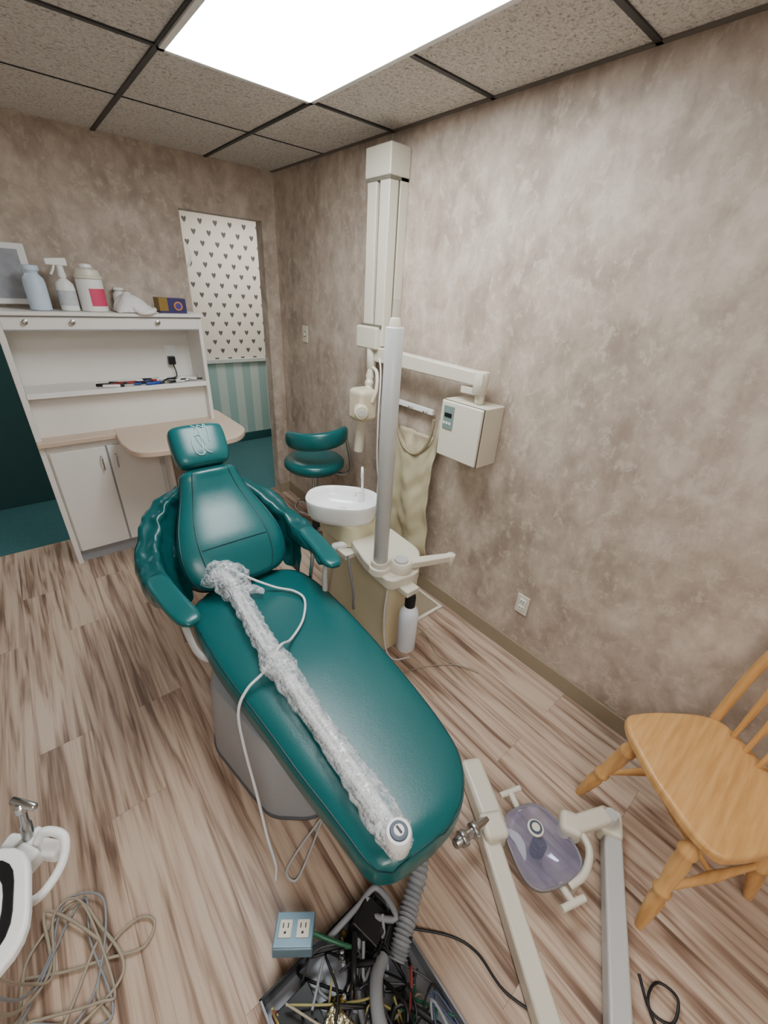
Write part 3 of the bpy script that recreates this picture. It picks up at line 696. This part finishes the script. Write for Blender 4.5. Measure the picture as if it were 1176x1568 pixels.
def dish(name,prof,m,seg=48,n=3.2):
    vs=[];fs=[]
    for f,z in prof:
        for k in range(seg):
            cx,sy_=superell(2*math.pi*k/seg,n); vs.append(lc+hd*(cx*.120*f)+hs*(sy_*.112*f*(1-.12*cx))+V((0,0,z)))
    for i in range(len(prof)-1):
        for k in range(seg): k2=(k+1)%seg; fs.append((i*seg+k,i*seg+k2,(i+1)*seg+k2,(i+1)*seg+k))
    return obj(name,vs,fs,m,dl,ang=0)
REF=mat('dichroic_reflector',c(150,146,172),.12,metal=.5,var=.25,vscale=9,alpha=.55)
dish('reflector',[(.10,-.035),(.5,-.03),(.8,-.005),(.97,.03),(1.0,.04)],REF)
dish('rim',[(.96,.036),(1.0,.047),(1.04,.04),(1.03,.028),(.98,.03)],mat('smoked_rim',c(132,126,130),.25,alpha=.8))
sh_=mat('clear_shield',c(176,176,214),.04,alpha=.2,spec=.8)
dish('shield',[(1.0,.043),(.7,.058),(.3,.064),(.01,.065)],sh_)
rev('bulb_cap',lc+V((0,0,-.03)),lc+V((0,0,.05)),[(0,.022),(.2,.022),(.25,.018),(.8,.018),(1,.016)],BLACK,dl)
for k in range(4): rev('bulb_fin_%d'%k,lc+V((0,0,-.02+k*.016)),lc+V((0,0,-.014+k*.016)),[(0,.026),(1,.026)],BLACK,dl,20)
rev('bulb_disc',lc+hd*.035+V((0,0,.066)),lc+hd*.035+V((0,0,.074)),[(0,.028),(.8,.028),(1,.024)],PLC,dl); rev('bulb_disc_in',lc+hd*.035+V((0,0,.074)),lc+hd*.035+V((0,0,.076)),[(0,.022),(1,.022)],MATS['slate_blue'],dl); rev('bulb_disc_center',lc+hd*.035+V((0,0,.076)),lc+hd*.035+V((0,0,.078)),[(0,.014),(1,.014)],PLC,dl)
t0=lc+hd*.115+V((0,0,.02)); t1=lc+hd*.18+V((0,0,.035))
tube('handle_stem_top',[t0,t1],.012,PLC,dl,sub=3); tube('handle_bar_top',[t1-hs*.045,t1-hs*.03,t1+hs*.03,t1+hs*.045],.011,PLC,dl)
b0=lc-hd*.115+V((0,0,.02)); b1=lc-hd*.17+V((0,0,.035))
tube('handle_stem_low',[b0,b1],.012,PLC,dl,sub=3); tube('handle_bar_low',[b1-hs*.045,b1-hs*.03,b1+hs*.03,b1+hs*.045],.011,PLC,dl)
tube('yoke',[lc+hd*.02+hs*.11+V((0,0,.03)),lc+hd*.0+hs*.15+V((0,0,.05)),lc-hd*.07+hs*.15+V((0,0,.055)),lc-hd*.12+hs*.09+V((0,0,.045)),lc-hd*.13+hs*.02+V((0,0,.03))],.013,CREAM,dl)

# ---------------------------------------------------------------- junction pan
jb=empty('open_electrical_junction_box')
PANM=mat('galvanised_steel',c(150,152,158),.35,metal=.8)
X0,X1,Y0,Y1=.04,.45,.0,.43
box('pan_base',(X0,Y0,0),(X1,Y1,.008),PANM,jb,.001)
for i,(a,b) in enumerate((((X0,Y0),(X0+.006,Y1)),((X1-.006,Y0),(X1,Y1)),((X0,Y0),(X1,Y0+.006)),((X0,Y1-.006),(X1,Y1)))): box('pan_wall_%d'%i,(a[0],a[1],0),(b[0],b[1],.075),PANM if i!=3 else BLACK,jb,.001)
box('transformer',(.06,.28,.008),(.16,.38,.08),BLACK,jb,.004); box('pcb',(.2,.05,.02),(.36,.2,.026),mat('dark_board',c(60,56,44),.4),jb,.001)
box('foil_block',(.10,.15,.01),(.22,.29,.085),mat('crinkled_foil',c(200,192,160),.25,metal=1.,bump=1.,bscale=50),jb,.01,rot=(.2,.1,.4))
wm=[BLACK]*7+[HOSEG]*4+[HOSEB,mat('dark_grey_wire',c(60,60,64),.4),mat('dark_grey_wire',c(60,60,64),.4),mat('green_wire',c(36,90,62),.4),mat('red_wire',c(120,40,40),.4),mat('yellow_wire',c(150,140,86),.4),mat('blue_wire',c(60,70,100),.4)]
for i in range(60):
    pts=[];x_=random.uniform(X0+.04,X1-.04);y_=random.uniform(Y0+.04,Y1-.04)
    for k in range(5):
        pts.append((min(X1-.02,max(X0+.02,x_)),min(Y1-.02,max(Y0+.02,y_)),random.uniform(.03,.112))); x_+=random.uniform(-.12,.12);y_+=random.uniform(-.12,.12)
    m_=random.choice(wm); tube('wire_%d'%i,pts,random.choice([.003,.004,.005,.009]) if m_ in (BLACK,HOSEG) else .003,m_,jb,seg=7,sub=5)
for i in range(14):
    x_=random.uniform(.1,.42);y_=random.uniform(.08,.4); rev('fitting_%d'%i,(x_,y_,.03),(x_+random.uniform(-.03,.03),y_+random.uniform(-.03,.03),.1),[(0,.014),(.4,.014),(.45,.01),(.9,.01),(1,.006)],random.choice([mat('brass',c(180,155,90),.3,metal=1.),CHROME,BLACK]),jb,8,ang=.3)
tube('elbow_hose',[(.30,.02,.11),(.27,.1,.125),(.26,.18,.125),(.30,.25,.115),(.35,.28,.09)],.018,HOSEG,jb,seg=12)
box('panel_edge',(.32,.32,.06),(.41,.41,.11),BLACK,jb,.004,rot=(.3,.2,.4))
ch=empty('corrugated_hose')
tube('hose',[(.60,.72,.05),(.66,.58,.10),(.645,.45,.16),(.585,.37,.12),(.50,.32,.09),(.43,.28,.085),(.38,.25,.07)],.028,HOSEG,ch,seg=18,sub=26,rad=lambda t:.027+.0035*math.sin(t*230))
ob=empty('electrical_outlet_box')
BLG=mat('blue_grey_steel',c(122,148,162),.35,metal=.4)
oc=V((.175,.475,.14)); RM=rotm((0,0,-.66))@rotm((-.27,0,0))
def ol(name,lo,hi,m,b=.002):
    o=box(name,lo,hi,m,ob,b); 
    for v_ in o.data.vertices: v_.co=oc+RM@v_.co
    return o
ol('box',(-.056,-.045,-.035),(.056,.045,.0),BLG,.005); ol('face',(-.054,-.043,0),(.054,.043,.004),BLG,.003)
for i,x_ in enumerate((-.025,.025)):
    ol('receptacle_%d'%i,(x_-.018,-.022,.003),(x_+.018,.022,.008),PLC,.006)
    for q in(-.007,.007): ol('slot',(x_+q-.0015,0,.008),(x_+q+.0015,.012,.0085),BLACK,0)
    ol('ground',(x_-.003,-.014,.008),(x_+.003,-.008,.0085),BLACK,0)
tube('box_lead',[oc+V((.03,-.02,-.02)),(.22,.43,.13),(.26,.38,.12),(.3,.34,.1)],.006,MATS['green_wire'],ob)
tube('box_leg',[oc+V((0,0,-.02)),oc+V((0,.01,-.08)),(oc.x,oc.y,.01),(oc.x+.05,oc.y+.02,.008)],.008,BLACK,ob)

fw=empty('foot_control_cord')
tube('cord',[(.46,.74,.01),(.40,.72,.008),(.30,.69,.008),(.24,.66,.008),(.25,.62,.008),(.3,.64,.008),(.42,.72,.008)],.004,GREYM,fw)
fw=empty('floor_cable')
tube('cable',[(.46,.3,.02),(.56,.2,.006),(.6,.12,.006),(.60,.02,.006),(.64,-.08,.006)],.004,BLACK,fw)
fw=empty('coiled_cable')
tube('cable',[(.95,-.22,.006),(.9,-.27,.006),(.92,-.32,.01),(.98,-.31,.02),(.97,-.26,.012),(.90,-.26,.02),(.86,-.33,.006)],.004,BLACK,fw)
fw=empty('thin_cable_by_baseboard')
tube('cable',[(1.36,1.5,.01),(1.42,1.2,.006),(1.36,1.0,.006),(1.45,.8,.006),(1.4,.9,.006),(1.25,1.0,.006),(1.1,1.05,.006)],.0025,HOSEB,fw)

# ---------------------------------------------------------------- delivery unit lower left
du=empty('dental_delivery_unit')
box('head_housing',(-.62,.42,.76),(-.29,.74,.84),PLW,du,.025)
prism('tray',roundpoly([(-.62,.44),(-.228,.50),(-.218,.68),(-.60,.80)],.06),.84,.862,PLW,du,.008)
prism('tray_inset',roundpoly([(-.60,.47),(-.248,.52),(-.238,.665),(-.58,.77)],.05),.862,.864,BLACK,du,.001)
prism('tray_mat',roundpoly([(-.585,.485),(-.262,.53),(-.252,.65),(-.565,.755)],.05),.864,.868,PLW,du,.001)
beam('holder_bar',(-.27,.745,.79),(-.19,.665,.79),.03,.03,PLW,du,.008)
beam('holder_block',(-.26,.70,.80),(-.235,.66,.80),.05,.04,PLW,du,.008)
tube('lever_handle',[(-.225,.70,.80),(-.205,.70,.825),(-.178,.67,.82),(-.19,.635,.80),(-.225,.61,.79),(-.26,.62,.78)],.008,PLW,du,seg=14)
rev('handpiece',(-.235,.71,.78),(-.222,.735,.89),[(0,.008),(.3,.010),(.55,.010),(.6,.007),(.8,.007),(.85,.011),(.95,.011),(1,.007)],CHROME,du,20)
cyl('handpiece_head',(-.235,.755,.885),(-.20,.71,.888),.007,CHROME,du)
beam('holder_clip',(-.265,.70,.79),(-.21,.72,.79),.03,.045,PLW,du,.008)
cyl('post',(-.5,.6,.04),(-.5,.6,.77),.035,GREYM,du); cyl('base',(-.56,.6,0),(-.56,.6,.05),.17,GREYM,du)
r=random.uniform
for i in range(5):
    pts=[(-.45+.02*i,.60+i*.02,.77),(-.46+.015*i,.66+i*.02,.4),(-.46+.01*i,.75+i*.02,.1),(-.44+r(-.04,.06),.88+r(-.05,.06),.012),(-.34+r(-.08,.04),.98+r(-.06,.05),.012+.004*i),(-.26+r(-.06,.05),.95+r(-.08,.05),.012+.004*i),(-.27+r(-.07,.09),.82+r(-.10,.06),.012),(-.36+r(-.07,.08),.72+r(-.08,.06),.012+.003*i),(-.46,.76+r(-.05,.08),.012)]
    tube('tubing_%d'%i,pts,random.choice([.0035,.0045]),HOSEB if i%3 else HOSEG,du,seg=8,sub=10)
tube('tubing_far',[(-.46,.9,.01),(-.36,.84,.01),(-.27,.80,.01),(-.18,.76,.01),(-.14,.80,.01),(-.18,.84,.01),(-.26,.82,.01),(-.3,.74,.01),(-.28,.66,.01)],.004,HOSEB,du,seg=8)

# ---------------------------------------------------------------- wooden chair
wc=empty('wooden_windsor_chair')
f=V((-.84,.54,0)).normalized(); l=V((.58,.81,0)).normalized()
sc=V((1.375,-.13,0)); 
def W_(a,b,z): return sc+f*a+l*b+V((0,0,z))
outl=[]
for a,b in [(.20,-.15),(.215,0),(.20,.16),(.17,.22),(.05,.225),(-.12,.20),(-.19,.16),(-.205,0),(-.19,-.16),(-.12,-.20),(.05,-.225),(.17,-.22)]:
    p=W_(a,b,0); outl.append((p.x,p.y))
prism('seat',roundpoly(outl,.05,3),.43,.472,OAK,wc,.014,seg=4)
LEG=[(0,.012),(.06,.016),(.2,.021),(.32,.024),(.38,.019),(.40,.026),(.43,.026),(.45,.019),(.55,.023),(.7,.026),(.78,.022),(.80,.027),(.84,.027),(.86,.019),(1,.014)]
legs=[]
for i,(a,b) in enumerate([(.15,.14),(.15,-.14),(-.14,.12),(-.14,-.12)]):
    top=W_(a,b,.435); bot=W_(a*1.5,b*1.45,0); legs.append((bot,top)); rev('leg_%d'%(i+1),bot,top,LEG,OAK,wc,20,ang=.9)
def on(i,t): return legs[i][0].lerp(legs[i][1],t)
SP=[(0,.008),(.3,.012),(.5,.016),(.7,.012),(1,.008)]
rev('stretcher_1',on(0,.42),on(2,.42),SP,OAK,wc,14); rev('stretcher_2',on(1,.42),on(3,.42),SP,OAK,wc,14)
rev('stretcher_3',on(0,.42).lerp(on(2,.42),.5),on(1,.42).lerp(on(3,.42),.5),SP,OAK,wc,14)
def hp(k):
    a=math.pi*k; b=.18*math.cos(a)*(1+.1*math.sin(a)); z=.46+.62*max(0,math.sin(a))**.68; return W_(-.165-(z-.46)*.12,b,z)
tube('back_hoop',[hp(k/16) for k in range(17)],.016,OAK,wc,seg=12,sub=6)
for i in range(5):
    b=(-.11+.055*i); 
    kk=math.acos(max(-1,min(1,b/.195)))/math.pi; tp=hp(kk)
    rev('spindle_%d'%i,W_(-.165,b*.95,.46),tp,[(0,.007),(.3,.011),(.45,.012),(1,.006)],OAK,wc,12)

w=bpy.data.worlds.new('world'); bpy.context.scene.world=w; w.use_nodes=True
w.node_tree.nodes['Background'].inputs[0].default_value=(.8,.85,.9,1); w.node_tree.nodes['Background'].inputs[1].default_value=.3
